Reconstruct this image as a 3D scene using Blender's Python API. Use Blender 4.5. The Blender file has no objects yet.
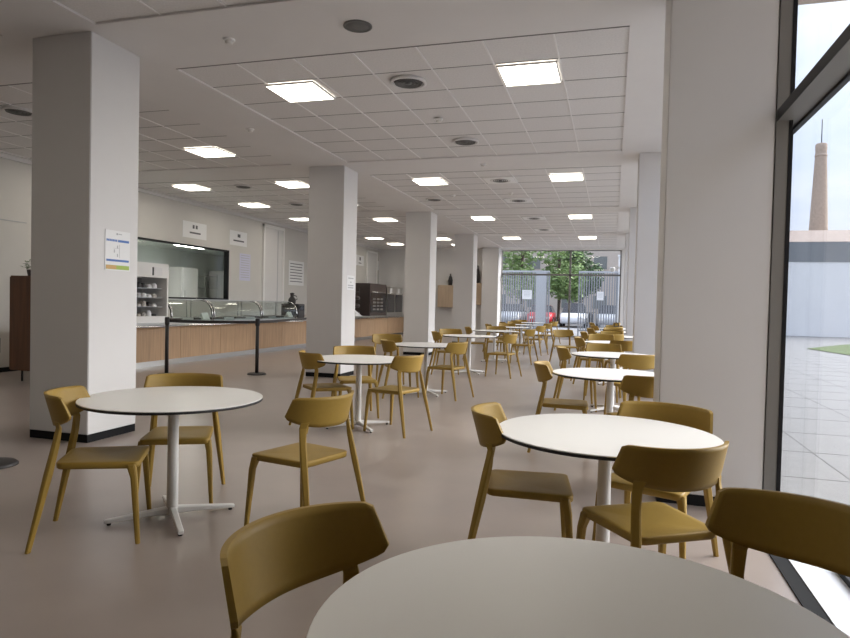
import bpy, bmesh, math, random
from mathutils import Matrix, Vector
random.seed(7)
S = bpy.context.scene
COL = S.collection
PI = math.pi

# ---------------------------------------------------------------- camera
H = 1.35
cam_d = bpy.data.cameras.new('camera'); cam = bpy.data.objects.new('camera', cam_d); COL.objects.link(cam)
R3 = Matrix(((0.9593538, -0.028947, 0.28071758), (0.28125192, 0.0163414, -0.95949482), (0.02318718, 0.99944736, 0.02381858)))
cam.matrix_world = Matrix.Translation((0, 0, H)) @ R3.to_4x4()
cam_d.sensor_width = 36; cam_d.lens = 640 / 850 * 36; cam_d.clip_start = 0.05; cam_d.clip_end = 400
S.camera = cam
S.view_settings.view_transform = 'Standard'; S.view_settings.look = 'None'; S.view_settings.gamma = 1
S.view_settings.exposure = 0.47
S.view_settings.use_curve_mapping = False
SKY = 1.0; LAMP = 8.5; GLOW = 9.0

# ---------------------------------------------------------------- world: bright overcast sky with soft clouds
w = bpy.data.worlds.new('sky'); S.world = w; w.use_nodes = True
nt = w.node_tree; nt.nodes.clear()
def N(nt, t, **k):
    n = nt.nodes.new(t)
    for a, b in k.items():
        if a in n.inputs: n.inputs[a].default_value = b
        else: setattr(n, a, b)
    return n
tc = N(nt, 'ShaderNodeTexCoord'); mp = N(nt, 'ShaderNodeMapping'); mp.inputs['Scale'].default_value = (1.2, 1.2, 4)
no = N(nt, 'ShaderNodeTexNoise', Scale=1.6, Detail=5.0, Roughness=0.55)
rp = N(nt, 'ShaderNodeValToRGB'); rp.color_ramp.elements[0].position = 0.38; rp.color_ramp.elements[0].color = (0.56, 0.66, 0.90, 1)
rp.color_ramp.elements[1].position = 0.62; rp.color_ramp.elements[1].color = (0.80, 0.84, 0.95, 1)
sp = N(nt, 'ShaderNodeSeparateXYZ')
mr = N(nt, 'ShaderNodeMapRange'); mr.inputs['From Min'].default_value = 0.0; mr.inputs['From Max'].default_value = 1.0
mr.inputs['To Min'].default_value = 0.95; mr.inputs['To Max'].default_value = 2.2
bg = N(nt, 'ShaderNodeBackground'); vm = N(nt, 'ShaderNodeVectorMath', operation='SCALE'); ow = N(nt, 'ShaderNodeOutputWorld')
mu = N(nt, 'ShaderNodeMath', operation='MULTIPLY'); mu.inputs[1].default_value = SKY
L = nt.links.new
L(tc.outputs['Generated'], mp.inputs['Vector']); L(mp.outputs[0], no.inputs['Vector']); L(no.outputs['Fac'], rp.inputs[0])
L(tc.outputs['Generated'], sp.inputs[0]); L(sp.outputs['Z'], mr.inputs['Value']); L(mr.outputs[0], mu.inputs[0])
# broad bright patch of cloud round the hidden sun, off to the right and behind the view
nz = N(nt, 'ShaderNodeVectorMath', operation='NORMALIZE'); dt = N(nt, 'ShaderNodeVectorMath', operation='DOT_PRODUCT')
dt.inputs[1].default_value = Vector((.79, .45, .50)).normalized()
gm = N(nt, 'ShaderNodeMapRange', interpolation_type='SMOOTHSTEP'); gm.inputs['From Min'].default_value = .80; gm.inputs['From Max'].default_value = 1.0; gm.inputs['To Max'].default_value = GLOW
bg2 = N(nt, 'ShaderNodeBackground', Color=(1.0, .965, .93, 1)); ad = N(nt, 'ShaderNodeAddShader')
L(tc.outputs['Generated'], nz.inputs[0]); L(nz.outputs[0], dt.inputs[0]); L(dt.outputs['Value'], gm.inputs['Value'])
L(mu.outputs[0], bg.inputs['Strength']); L(gm.outputs[0], bg2.inputs['Strength']); L(bg.outputs[0], ad.inputs[0]); L(bg2.outputs[0], ad.inputs[1])
L(rp.outputs[0], bg.inputs['Color']); L(ad.outputs[0], ow.inputs[0])

# ---------------------------------------------------------------- materials
def mat(name, col, rough=0.5, metal=0.0, spec=0.5, noise=None, coat=0.0, scale=None, bump=0.0):
    m = bpy.data.materials.new(name); m.use_nodes = True
    t = m.node_tree; b = t.nodes['Principled BSDF']
    b.inputs['Base Color'].default_value = (*col, 1); b.inputs['Roughness'].default_value = rough
    b.inputs['Metallic'].default_value = metal; b.inputs['Specular IOR Level'].default_value = spec
    if coat: b.inputs['Coat Weight'].default_value = coat
    if noise:
        tc = N(t, 'ShaderNodeTexCoord'); mp = N(t, 'ShaderNodeMapping'); mp.inputs['Scale'].default_value = scale or (1, 1, 1)
        n = N(t, 'ShaderNodeTexNoise', Scale=noise[0], Detail=4.0)
        r = N(t, 'ShaderNodeValToRGB')
        a = noise[1]
        r.color_ramp.elements[0].position = 0.3; r.color_ramp.elements[1].position = 0.7
        r.color_ramp.elements[0].color = (*[c * (1 - a) for c in col], 1); r.color_ramp.elements[1].color = (*[min(1, c * (1 + a)) for c in col], 1)
        t.links.new(tc.outputs['Object'], mp.inputs[0]); t.links.new(mp.outputs[0], n.inputs['Vector'])
        t.links.new(n.outputs['Fac'], r.inputs[0]); t.links.new(r.outputs[0], b.inputs['Base Color'])
        if bump:
            bp = N(t, 'ShaderNodeBump', Strength=bump, Distance=0.01); t.links.new(n.outputs['Fac'], bp.inputs['Height']); t.links.new(bp.outputs[0], b.inputs['Normal'])
    return m
def emis(name, col, st):
    m = bpy.data.materials.new(name); m.use_nodes = True; t = m.node_tree; t.nodes.clear()
    e = N(t, 'ShaderNodeEmission', Color=(*col, 1), Strength=st); o = N(t, 'ShaderNodeOutputMaterial'); t.links.new(e.outputs[0], o.inputs[0]); return m
def glass(name, tint, refl=1.0):
    m = bpy.data.materials.new(name); m.use_nodes = True; t = m.node_tree; t.nodes.clear()
    tr = N(t, 'ShaderNodeBsdfTransparent', Color=(*tint, 1)); g = N(t, 'ShaderNodeBsdfGlossy', Roughness=0.02)
    f = N(t, 'ShaderNodeLayerWeight', Blend=0.5); pw = N(t, 'ShaderNodeMath', operation='POWER'); pw.inputs[1].default_value = 4.0; mx = N(t, 'ShaderNodeMixShader'); o = N(t, 'ShaderNodeOutputMaterial')
    ml = N(t, 'ShaderNodeMath', operation='MULTIPLY'); ml.operation = 'MULTIPLY_ADD'; ml.inputs[1].default_value = .35 * refl; ml.inputs[2].default_value = .025 * refl
    t.links.new(f.outputs['Facing'], pw.inputs[0]); t.links.new(pw.outputs[0], ml.inputs[0]); t.links.new(ml.outputs[0], mx.inputs[0])
    t.links.new(tr.outputs[0], mx.inputs[1]); t.links.new(g.outputs[0], mx.inputs[2]); t.links.new(mx.outputs[0], o.inputs[0]); return m
M = dict(
    chair=mat('mustard_plastic', (0.335, 0.212, 0.040), 0.5, spec=0.35, noise=(60, 0.03)),
    white=mat('white_laminate', (0.83, 0.81, 0.775), 0.38, spec=0.4),
    black=mat('black_edge', (0.012, 0.012, 0.013), 0.5),
    wmetal=mat('white_metal', (0.78, 0.76, 0.73), 0.35),
    paint=mat('white_paint', (0.69, 0.675, 0.665), 0.75, noise=(3, 0.012)),
    wall=mat('wall_paint', (0.62, 0.60, 0.565), 0.8, noise=(2, 0.015)),
    ceil=mat('ceiling_plaster', (0.76, 0.74, 0.73), 0.85, noise=(2, 0.015)),
    tile=mat('ceiling_tile_fibre', (0.75, 0.73, 0.72), 0.85, noise=(55, 0.05)),
    gbar=mat('grid_bar', (0.84, 0.82, 0.81), 0.45),
    tbar=mat('white_t_bar', (0.85, 0.84, 0.82), 0.3),
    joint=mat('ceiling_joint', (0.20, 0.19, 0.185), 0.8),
    floor=mat('floor_vinyl', (0.33, 0.275, 0.243), 0.30, spec=0.55, noise=(3, 0.04)),
    skirt=mat('black_skirting', (0.012, 0.012, 0.013), 0.8, spec=0.2),
    frame=mat('window_frame_grey', (0.20, 0.19, 0.175), 0.5),
    dframe=mat('window_frame_black', (0.008, 0.008, 0.009), 0.5, spec=0.25),
    sill=mat('pale_sill', (0.72, 0.74, 0.78), 0.5),
    wood=mat('beech_panel', (0.44, 0.285, 0.165), 0.5, noise=(4, 0.16), scale=(6, 6, 0.35)),
    dwood=mat('walnut_cabinet', (0.15, 0.06, 0.022), 0.45, noise=(4, 0.2), scale=(6, 6, 0.4)),
    bwood=mat('pale_board', (0.50, 0.38, 0.27), 0.6, noise=(4, 0.08), scale=(5, 5, .5)),
    steel=mat('brushed_steel', (0.56, 0.56, 0.55), 0.28, metal=1.0, noise=(20, 0.05), scale=(1, 10, 1)),
    chrome=mat('chrome', (0.75, 0.75, 0.75), 0.12, metal=1.0),
    dark=mat('dark_plastic', (0.03, 0.027, 0.027), 0.45),
    oven=mat('oven_dark', (0.07, 0.05, 0.045), 0.35),
    ovenw=mat('oven_pane', (0.03, 0.03, 0.035), 0.1),
    paper=mat('paper', (0.80, 0.80, 0.80), 0.8),
    lilac=mat('lilac_paper', (0.62, 0.62, 0.76), 0.8),
    ink=mat('grey_ink', (0.12, 0.12, 0.13), 0.8),
    lgrey=mat('light_grey_ink', (0.45, 0.45, 0.46), 0.8),
    blue=mat('blue_print', (0.10, 0.20, 0.48), 0.8),
    green=mat('green_print', (0.38, 0.50, 0.12), 0.8),
    orange=mat('orange_print', (0.60, 0.38, 0.16), 0.8),
    lamp=emis('lamp_diffuser', (1.0, 0.93, 0.80), LAMP),
    tube=emis('kitchen_tube', (1.0, 0.97, 0.90), 40.0),
    glass=glass('window_glass', (0.97, 0.98, 0.98)),
    cglass=glass('case_glass', (0.86, 0.90, 0.88), 1.6),
    pave=mat('pale_paving', (0.27, 0.262, 0.255), 0.8, noise=(6, 0.04)),
    asphalt=mat('asphalt', (0.16, 0.16, 0.165), 0.9, noise=(20, 0.1)),
    pjoint=mat('paving_joint', (0.19, 0.185, 0.18), 0.9),
    grass=mat('grass', (0.10, 0.14, 0.045), 0.9, noise=(25, 0.3)),
    owall=mat('white_render_wall', (0.74, 0.74, 0.74), 0.85, noise=(1, 0.02)),
    fence=mat('grey_louvre', (0.26, 0.27, 0.29), 0.5),
    fencel=mat('pale_grey_panel', (0.42, 0.44, 0.47), 0.5),
    band=mat('grey_wall_band', (0.20, 0.21, 0.22), 0.6, noise=(8, 0.08), scale=(0.2, 0.2, 6)),
    brick=mat('chimney_brick', (0.42, 0.33, 0.26), 0.85, noise=(9, 0.15)),
    beige=mat('beige_render', (0.50, 0.43, 0.37), 0.85, noise=(1, 0.04)),
    shutter=mat('grey_shutter', (0.17, 0.18, 0.17), 0.6),
    roof=mat('roof_tile', (0.38, 0.30, 0.25), 0.8, noise=(6, 0.15)),
    bark=mat('bark', (0.10, 0.07, 0.05), 0.9, noise=(8, 0.2)),
    leaf=mat('leaves', (0.20, 0.29, 0.10), 0.6, noise=(3, 0.35)),
    leaf2=mat('dark_leaves', (0.09, 0.15, 0.06), 0.6, noise=(3, 0.35)),
    silver=mat('silver_car_paint', (0.50, 0.51, 0.53), 0.3, metal=0.3),
    wcar=mat('white_car_paint', (0.75, 0.75, 0.76), 0.3),
    red=mat('red_paint', (0.55, 0.02, 0.03), 0.35),
    tyre=mat('tyre', (0.015, 0.015, 0.015), 0.8),
    food=mat('packaged_food', (0.45, 0.42, 0.38), 0.5, noise=(30, 0.5)),
    pot=mat('pot', (0.05, 0.04, 0.035), 0.6),
    kwall=mat('kitchen_wall', (0.60, 0.64, 0.61), 0.6),
    screen=mat('speaker_grille', (0.16, 0.16, 0.155), 0.6),
)

# ---------------------------------------------------------------- mesh helpers
class MB:
    def __init__(s): s.v = []; s.f = []; s.sm = []
    def add(s, vs, fs, smooth=False):
        o = len(s.v); s.v += [tuple(p) for p in vs]; s.f += [tuple(o + i for i in f) for f in fs]; s.sm += [smooth] * len(fs); return s
    def box(s, x0, x1, y0, y1, z0, z1):
        return s.add([(x0, y0, z0), (x1, y0, z0), (x1, y1, z0), (x0, y1, z0), (x0, y0, z1), (x1, y0, z1), (x1, y1, z1), (x0, y1, z1)],
                     [(0, 3, 2, 1), (4, 5, 6, 7), (0, 1, 5, 4), (1, 2, 6, 5), (2, 3, 7, 6), (3, 0, 4, 7)])
    def cbox(s, c, sz): return s.box(c[0] - sz[0] / 2, c[0] + sz[0] / 2, c[1] - sz[1] / 2, c[1] + sz[1] / 2, c[2] - sz[2] / 2, c[2] + sz[2] / 2)
    def lathe(s, prof, n=32, c=(0, 0), smooth=True):
        vs = []
        for r, z in prof:
            for i in range(n):
                a = 2 * PI * i / n; vs.append((c[0] + r * math.cos(a), c[1] + r * math.sin(a), z))
        fs = []
        for k in range(len(prof) - 1):
            for i in range(n):
                j = (i + 1) % n; fs.append((k * n + i, k * n + j, k * n + n + j, k * n + n + i))
        s.add(vs, fs, smooth)
        o = len(s.v) - len(vs)
        s.f.append(tuple(o + n - 1 - i for i in range(n))); s.sm.append(False)
        b = o + (len(prof) - 1) * n
        s.f.append(tuple(b + i for i in range(n))); s.sm.append(False)
        return s
    def loft(s, pts, secs, n=8, ch=0.28, up=None, smooth=False):
        """pts centre points; secs (w,d) sizes across; chamfered-rectangle section laid out in XY plane or given frame"""
        vs = []
        for p, (a, b) in zip(pts, secs):
            a /= 2; b /= 2; c = ch * min(a, b) * 1.4
            ring = [(a, -b + c), (a, b - c), (a - c, b), (-a + c, b), (-a, b - c), (-a, -b + c), (-a + c, -b), (a - c, -b)]
            for x, y in ring:
                if up is None: vs.append((p[0] + x, p[1] + y, p[2]))
                else: vs.append(tuple(Vector(p) + up[0] * x + up[1] * y))
        fs = []
        m = len(pts)
        for k in range(m - 1):
            for i in range(8):
                j = (i + 1) % 8; fs.append((k * 8 + i, k * 8 + j, k * 8 + 8 + j, k * 8 + 8 + i))
        fs.append(tuple(7 - i for i in range(8))); fs.append(tuple((m - 1) * 8 + i for i in range(8)))
        return s.add(vs, fs, smooth)
    def tube(s, pts, r, n=8):
        vs = []; P = [Vector(p) for p in pts]
        for k, p in enumerate(P):
            d = (P[min(k + 1, len(P) - 1)] - P[max(k - 1, 0)]).normalized()
            a = d.cross(Vector((0, 0, 1)));
            if a.length < 1e-3: a = d.cross(Vector((1, 0, 0)))
            a.normalize(); b = d.cross(a)
            for i in range(n):
                t = 2 * PI * i / n; vs.append(tuple(p + a * r * math.cos(t) + b * r * math.sin(t)))
        fs = []
        for k in range(len(P) - 1):
            for i in range(n):
                j = (i + 1) % n; fs.append((k * n + i, k * n + j, k * n + n + j, k * n + n + i))
        fs.append(tuple(range(n - 1, -1, -1))); fs.append(tuple((len(P) - 1) * n + i for i in range(n)))
        return s.add(vs, fs, True)
    def obj(s, name, m, parent=None, bevel=0, loc=None, rotz=0):
        me = bpy.data.meshes.new(name); bm = bmesh.new()
        vv = [bm.verts.new(p) for p in s.v]
        for f, sm in zip(s.f, s.sm):
            try:
                q = bm.faces.new([vv[i] for i in f]); q.smooth = sm
            except ValueError: pass
        bmesh.ops.recalc_face_normals(bm, faces=bm.faces)
        if bevel:
            es = [e for e in bm.edges if len(e.link_faces) == 2 and e.calc_face_angle(0) > 0.6]
            bmesh.ops.bevel(bm, geom=es, offset=bevel, segments=2, affect='EDGES', clamp_overlap=True)
        bm.to_mesh(me); bm.free()
        me.materials.append(m)
        o = bpy.data.objects.new(name, me); COL.objects.link(o); o.parent = parent
        if loc: o.location = loc
        if rotz: o.rotation_euler = (0, 0, rotz)
        return o
def tag(o, label=None, cat=None, group=None, kind=None):
    if label: o['label'] = label
    if cat: o['category'] = cat
    if group: o['group'] = group
    if kind: o['kind'] = kind
    return o
def thing(name, loc, label, cat, group=None, rz=0):
    o = bpy.data.objects.new(name, None); COL.objects.link(o); o.location = loc; o.rotation_euler = (0, 0, rz); o.empty_display_size = .1
    return tag(o, label, cat, group)
def copy_tree(o, parent=None):
    c = o.copy(); COL.objects.link(c); c.parent = parent
    for ch in list(o.children): copy_tree(ch, c)
    return c
def B(x0, x1, y0, y1, z0, z1): return MB().box(x0, x1, y0, y1, z0, z1)
def struct(o): o['kind'] = 'structure'; return o

# ---------------------------------------------------------------- the room shell
ZC = 3.743
XW = -10.1; XG = 1.16; YG = 2.9; YB = -6.0; YE = 27.0
struct(B(XW - .2, XG + .05, YB - .2, YE + .1, -0.12, 0).obj('floor', M['floor']))
struct(B(XW - .2, XG + .1, YB - .2, YE + .1, ZC + .022, ZC + .2).obj('ceiling', M['tile']))
# plaster bands around the tile fields
FX = [(-9.95, -5.5), (-4.45, 0.07)]
FY = [(-5.2, -1.2), (0.10, 4.64), (5.74, 10.22), (11.3, 15.78), (16.85, 21.33), (22.2, 26.6)]
edY = [YB] + [v for a in FY for v in a] + [YE]
for k in range(0, len(edY), 2):
    struct(B(XW, XG + .05, edY[k], edY[k + 1], ZC, ZC + .02).obj('trim_%d' % (k // 2 + 1), M['ceil']))
edX = [XW] + [v for a in FX for v in a] + [XG + .05]
for k, (y0, y1) in enumerate(FY):
    mb = MB()
    for i in range(0, len(edX), 2): mb.box(edX[i], edX[i + 1], y0, y1, ZC, ZC + .02)
    struct(mb.obj('trim_%d' % (k + 8), M['ceil']))
# suspended grid: bright T bars along the room, dark joints across it, painted shade strip at each front lip
gb = MB(); gj = MB()
for (y0, y1) in FY:
    for (x0, x1), ax in zip(FX, (-5.5, 0.07)):
        x = ax - .64
        while x > x0 + .1:
            gb.box(x - .007, x + .007, y0, y1, ZC + .012, ZC + .021); x -= .64
        y = y0 + .64
        while y < y1 - .1:
            gj.box(x0, x1, y - .005, y + .005, ZC + .019, ZC + .0215); y += .64
        gj.box(x0, x1, y0 - .016, y0 + .001, ZC - .003, ZC + .01)  # dark strip painting in the edge shadow of the front plaster lip
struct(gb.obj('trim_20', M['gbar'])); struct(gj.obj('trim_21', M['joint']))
# left wall with the kitchen hatch and a tall white door opening
W0, W1, WZ0, WZ1 = 9.2, 15.3, 1.33, 2.68
mb = MB()
mb.box(XW - .15, XW, YB, W0, 0, ZC); mb.box(XW - .15, XW, W1, YE, 0, ZC)
mb.box(XW - .15, XW, W0, W1, 0, WZ0); mb.box(XW - .15, XW, W0, W1, WZ1, ZC)
struct(mb.obj('wall_left', M['wall']))
struct(B(XW - .01, XW + .012, YB, 9.0, 2.62, 2.635).obj('trim_30', M['lgrey']))
struct(B(XW, XW + .06, YB, YE, ZC - .07, ZC).obj('trim_31', M['paint']))
mb = MB()
mb.box(XW, -4.56, YE, YE + .15, 0, ZC); mb.box(0.31, XG + .05, YE, YE + .15, 0, ZC); mb.box(-4.56, 0.31, YE, YE + .15, 0, .10); mb.box(-4.56, .31, YE, YE + .15, 3.71, ZC)
struct(mb.obj('wall_far', M['paint']))
struct(B(XW - .2, XG + .05, YB - .15, YB, 0, ZC).obj('wall_back', M['wall']))
struct(B(XW, XW + .02, YB, YE, 0, .08).obj('baseboard_left', M['skirt']))
struct(B(XW + .02, -5.3, YE - .02, YE, 0, .08).obj('baseboard_far', M['skirt']))
# kitchen behind the hatch
for n_, b_ in (('wall_kitchen_back', (-14.2, -14.05, 8, 21.5, 0, 2.95)), ('wall_kitchen_near', (-14.05, XW - .15, 7.9, 8, 0, 2.95)), ('wall_kitchen_far', (-14.05, XW - .15, 21.5, 21.6, 0, 2.95)),
               ('floor_kitchen', (-14.2, XW - .15, 7.9, 21.6, -.1, 0)), ('ceiling_kitchen', (-14.2, XW - .15, 7.9, 21.6, 2.95, 3.05))):
    struct(B(*b_).obj(n_, M['kwall']))
hw = struct(B(XW - .09, XW - .075, W0 + .04, W1 - .04, WZ0 + .04, WZ1 - .04).obj('window_3', M['glass']))
mb = MB()
mb.box(XW - .12, XW + .012, W0, W1, WZ1 - .04, WZ1); mb.box(XW - .12, XW + .012, W0, W1, WZ0, WZ0 + .04)
mb.box(XW - .12, XW + .012, W0, W0 + .05, WZ0, WZ1); mb.box(XW - .12, XW + .012, W1 - .05, W1, WZ0, WZ1)
mb.obj('window_frame', M['dframe'], hw)
# tall white door beside the notices
dr = struct(B(XW, XW + .03, 17.1, 18.2, 0, 3.55).obj('door_1', M['paint']))
mb = MB(); mb.box(XW, XW + .06, 17.02, 17.1, 0, 3.63); mb.box(XW, XW + .06, 18.2, 18.28, 0, 3.63); mb.box(XW, XW + .06, 17.02, 18.28, 3.55, 3.63)
mb.obj('door_frame', M['tbar'], dr)
B(XW + .03, XW + .035, 17.88, 17.92, .1, 3.5).obj('door_seam', M['lgrey'], dr)
dr = struct(B(XW, XW + .03, 25.5, 26.6, 0, 3.5).obj('door_2', M['paint']))
mb = MB(); mb.box(XW, XW + .05, 25.42, 25.5, 0, 3.57); mb.box(XW, XW + .05, 26.6, 26.68, 0, 3.57); mb.box(XW, XW + .05, 25.42, 26.68, 3.5, 3.57)
mb.obj('door_frame', M['tbar'], dr)

# right glass wall
gl = struct(MB().box(XG - .004, XG + .004, YG, YE, .04, ZC).obj('window_1', M['glass']))
mb = MB()
COLY = [4.74, 10.4, 15.95, 21.4]
for y in COLY:
    mb.box(1.005, 1.078, y - .01, y + .37, 0, ZC)
mb.box(1.01, XG - .004, YG, YE, 2.61, 2.67)
mb.box(1.03, XG - .005, YE - .08, YE, 0, ZC)
mb.obj('mullion', M['frame'], gl)
mb = MB()
for y in COLY:
    mb.box(1.078, 1.10, y - .015, y + .37, 0, ZC); mb.box(1.10, XG + .02, y + .31, y + .37, 0, ZC)
mb.box(1.006, 1.01, YG, YE, 2.61, 2.68)  # black sheet over the transom's room side, painting in its shade
mb.box(XG - .014, XG + .02, YG, YE, 2.592, 2.61)
mb.box(XG - .012, XG + .02, YG, YE, 0, .045)
mb.obj('window_gasket', M['dframe'], gl)
struct(B(.955, XG - .012, YG, YE, 0, .012).obj('trim_40', M['sill']))
struct(B(.875, .955, YG, YE, 0, .008).obj('trim_41', M['skirt']))
struct(B(1.05, XG + .1, YB, YG, 0, ZC).obj('wall_right', M['wall']))

# end window
ew = struct(B(-4.54, 0.27, YE + .04, YE + .05, .15, 3.68).obj('window_2', M['glass']))
mb = MB()
mb.box(-1.76, -1.68, YE, YE + .08, .1, 3.71); mb.box(-4.56, .29, YE, YE + .08, 2.64, 2.71)
mb.box(-4.56, .29, YE, YE + .08, .10, .17); mb.box(-4.56, .29, YE, YE + .08, 3.66, 3.71); mb.box(-4.56, -4.53, YE, YE + .08, .1, 3.71); mb.box(.24, .29, YE, YE + .08, .1, 3.71)
mb.obj('window_frame', M['frame'], ew)
mb = MB(); mb.box(-4.60, -4.56, YE - .05, YE + .1, 0, ZC); mb.box(.29, .45, YE - .05, YE + .1, 0, ZC); mb.box(-4.56, .45, YE - .04, YE + .1, 3.69, ZC)
mb.obj('window_reveal', M['tbar'], ew)

# ---------------------------------------------------------------- columns
LN = ['thick white pillar at the front left with a notice on its bright side',
      'white pillar behind the small round table, second from the camera on the counter side',
      'third white pillar from the camera on the counter side',
      'fourth white pillar from the camera on the counter side',
      'last white pillar on the counter side, next to the end window']
RN = ['wide dark shaded pillar in the right foreground beside the window frame',
      'bluish white pillar just behind the big dark pillar along the glass wall',
      'third pillar from the camera along the glass wall', 'fourth pillar along the glass wall near the end window']
def column(x0, x1, y0, d, label, group):
    t = thing('pillar', ((x0 + x1) / 2, y0 + d / 2, 0), label, 'pillar', group)
    hw = (x1 - x0) / 2; hd = d / 2
    B(-hw, hw, -hd, hd, .075, ZC).obj('shaft', M['paint'], t, bevel=.006)
    B(-hw + .004, hw - .004, -hd + .004, hd - .004, 0, .075).obj('skirting', M['skirt'], t)
    return t
cols = []
for y, l in zip([4.74, 10.42, 16.0, 21.35, 26.3], LN): cols.append(column(-5.265, -4.585, y, .62, l, 'pillars on the counter side'))
for y, l in zip([4.74, 10.4, 15.95, 21.4], RN): column(.33, 1.0, y, .62, l, 'pillars along the glass wall')

# ---------------------------------------------------------------- ceiling lamps
def lamp(x, y, label, proto=[None]):
    if proto[0] is None:
        t = thing('ceiling_light', (0, 0, ZC + .0), label, 'ceiling light', 'square ceiling lights')
        mb = MB(); a = .30; b = .285
        mb.box(-a, a, -a, -b, -.006, .015); mb.box(-a, a, b, a, -.006, .015); mb.box(-a, -b, -b, b, -.006, .015); mb.box(b, a, -b, b, -.006, .015)
        mb.obj('light_frame', M['tbar'], t)
        B(-b, b, -b, b, 0.0, .012).obj('diffuser', M['lamp'], t)
        proto[0] = t
    else: t = copy_tree(proto[0])
    t.location = (x, y, ZC); t['label'] = label
BAYW = ['in the strip nearest the camera', 'in the second strip of tiles', 'in the third strip of tiles', 'in the fourth strip of tiles']
for k, y in enumerate((6.70, 12.15, 17.5, 22.75)):
    lamp(-3.51, y, 'lit square ceiling light over the left row of tables ' + BAYW[k])
    lamp(-.89, y, 'lit square ceiling light over the right row of tables ' + BAYW[k])
for x, y in ((-3.51, 1.9), (-.89, 1.9), (-6.4, 1.5)):
    lamp(x, y, 'lit square ceiling light overhead, outside the top of the picture')
for (x, y), l in zip(((-6.4, 9.12), (-8.84, 9.3), (-6.40, 12.0), (-8.84, 11.95), (-6.4, 14.5), (-8.82, 14.45), (-6.38, 17.5), (-8.82, 17.05), (-6.1, 22.8), (-8.6, 22.4), (-6.0, 25.2), (-8.55, 24.7)),
    ('largest lit ceiling light over the counter aisle, just right of the front left pillar', 'lit ceiling light near the left wall, behind the front left pillar',
     'lit ceiling light over the counter aisle just left of the second pillar', 'lit ceiling light above the kitchen hatch',
     'lit ceiling light behind the top of the second pillar', 'lit ceiling light above the white sign over the hatch end',
     'lit ceiling light just right of the second pillar over the counter aisle', 'lit ceiling light above the tall white door, left of the second pillar',
     'lit ceiling light behind the third pillar top', 'lit ceiling light over the ovens, upper of two', 'lit ceiling light seen between third and fourth pillar', 'lit ceiling light over the ovens, lower of two')):
    lamp(x, y, l)

# ---------------------------------------------------------------- ceiling fittings
def diffuser(x, y, label, square=False, proto={}):
    key = square
    if key not in proto:
        t = thing('air_diffuser', (x, y, ZC), label, 'air vent', 'round air diffusers')
        if square: MB().box(-.29, .29, -.29, .29, -.004, .02).obj('mounting_plate', M['tbar'], t)
        MB().lathe([(.19, .02), (.20, -.008), (.175, -.014), (.165, .0), (.165, .02)], 32).obj('outer_ring', M['ceil'], t)
        MB().lathe([(.16, .018), (.16, .012), (.01, .012), (.01, .018)], 32).obj('recess', M['dark'], t)
        mb = MB()
        for r in (.135, .10, .065): mb.lathe([(r, .01), (r + .012, -.012), (r + .006, -.014), (r - .006, .008)], 32)
        mb.obj('louvre_ring', M['screen'], t)
        MB().lathe([(.03, .012), (.035, -.012), (.01, -.016)], 20).obj('centre_cap', M['screen'], t)
        proto[key] = t
    else:
        t = copy_tree(proto[key]); t.location = (x, y, ZC); t['label'] = label
diffuser(-2.2, 6.66, 'round louvred air vent between the two nearest ceiling lights')
diffuser(-2.15, 9.25, 'round louvred air vent behind the nearest one, in the middle of the tiles')
diffuser(-2.13, 12.2, 'round air vent on a white plate level with the second pair of lights', True)
diffuser(-2.12, 14.6, 'round air vent on a white plate, second of the plated ones', True)
diffuser(-2.12, 17.6, 'round air vent on a white plate, third of the plated ones', True)
diffuser(-2.12, 20.2, 'round air vent on a white plate, farthest down the room', True)
diffuser(-7.55, 6.6, 'round air vent over the aisle at the left edge, beside the front left pillar')
diffuser(-7.6, 12.0, 'round air vent between the ceiling lights over the counter aisle')
diffuser(-7.6, 14.4, 'small looking dark air vent left of the second pillar top')
diffuser(-4.0, 14.2, 'dark round air vent near the third pillar top')
t = thing('ceiling_speaker', (-2.19, 5.2, ZC), 'flat round grey ceiling speaker in the plaster band nearest the camera', 'speaker')
MB().lathe([(.125, 0.0), (.125, -.008), (.105, -.012), (.105, -.006)], 32).obj('rim', M['screen'], t)
MB().lathe([(.104, -.002), (.104, -.008), (.02, -.011)], 32).obj('grille', M['screen'], t)
def detector(x, y, label, proto=[None]):
    if proto[0] is None:
        t = thing('smoke_detector', (x, y, ZC), label, 'detector', 'small ceiling detectors')
        MB().lathe([(.055, .0), (.055, -.012), (.05, -.018)], 24).obj('base_plate', M['tbar'], t)
        MB().lathe([(.038, -.018), (.036, -.035), (.022, -.045)], 24).obj('sensor_head', M['wmetal'], t)
        proto[0] = t
    else: t = copy_tree(proto[0]); t.location = (x, y, ZC); t['label'] = label
detector(-3.46, 5.19, 'small white detector on the plaster band left of the round speaker')
detector(-4.95, 7.97, 'small white detector on the plaster band between front and second pillars')
detector(-2.23, 8.04, 'small detector between the two nearest round air vents')
detector(-2.18, 10.74, 'small detector on the second plaster band in mid ceiling')
detector(-2.15, 13.6, 'small detector between the plated air vents')
detector(-3.42, 13.66, 'small detector left of the plated air vents')

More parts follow.
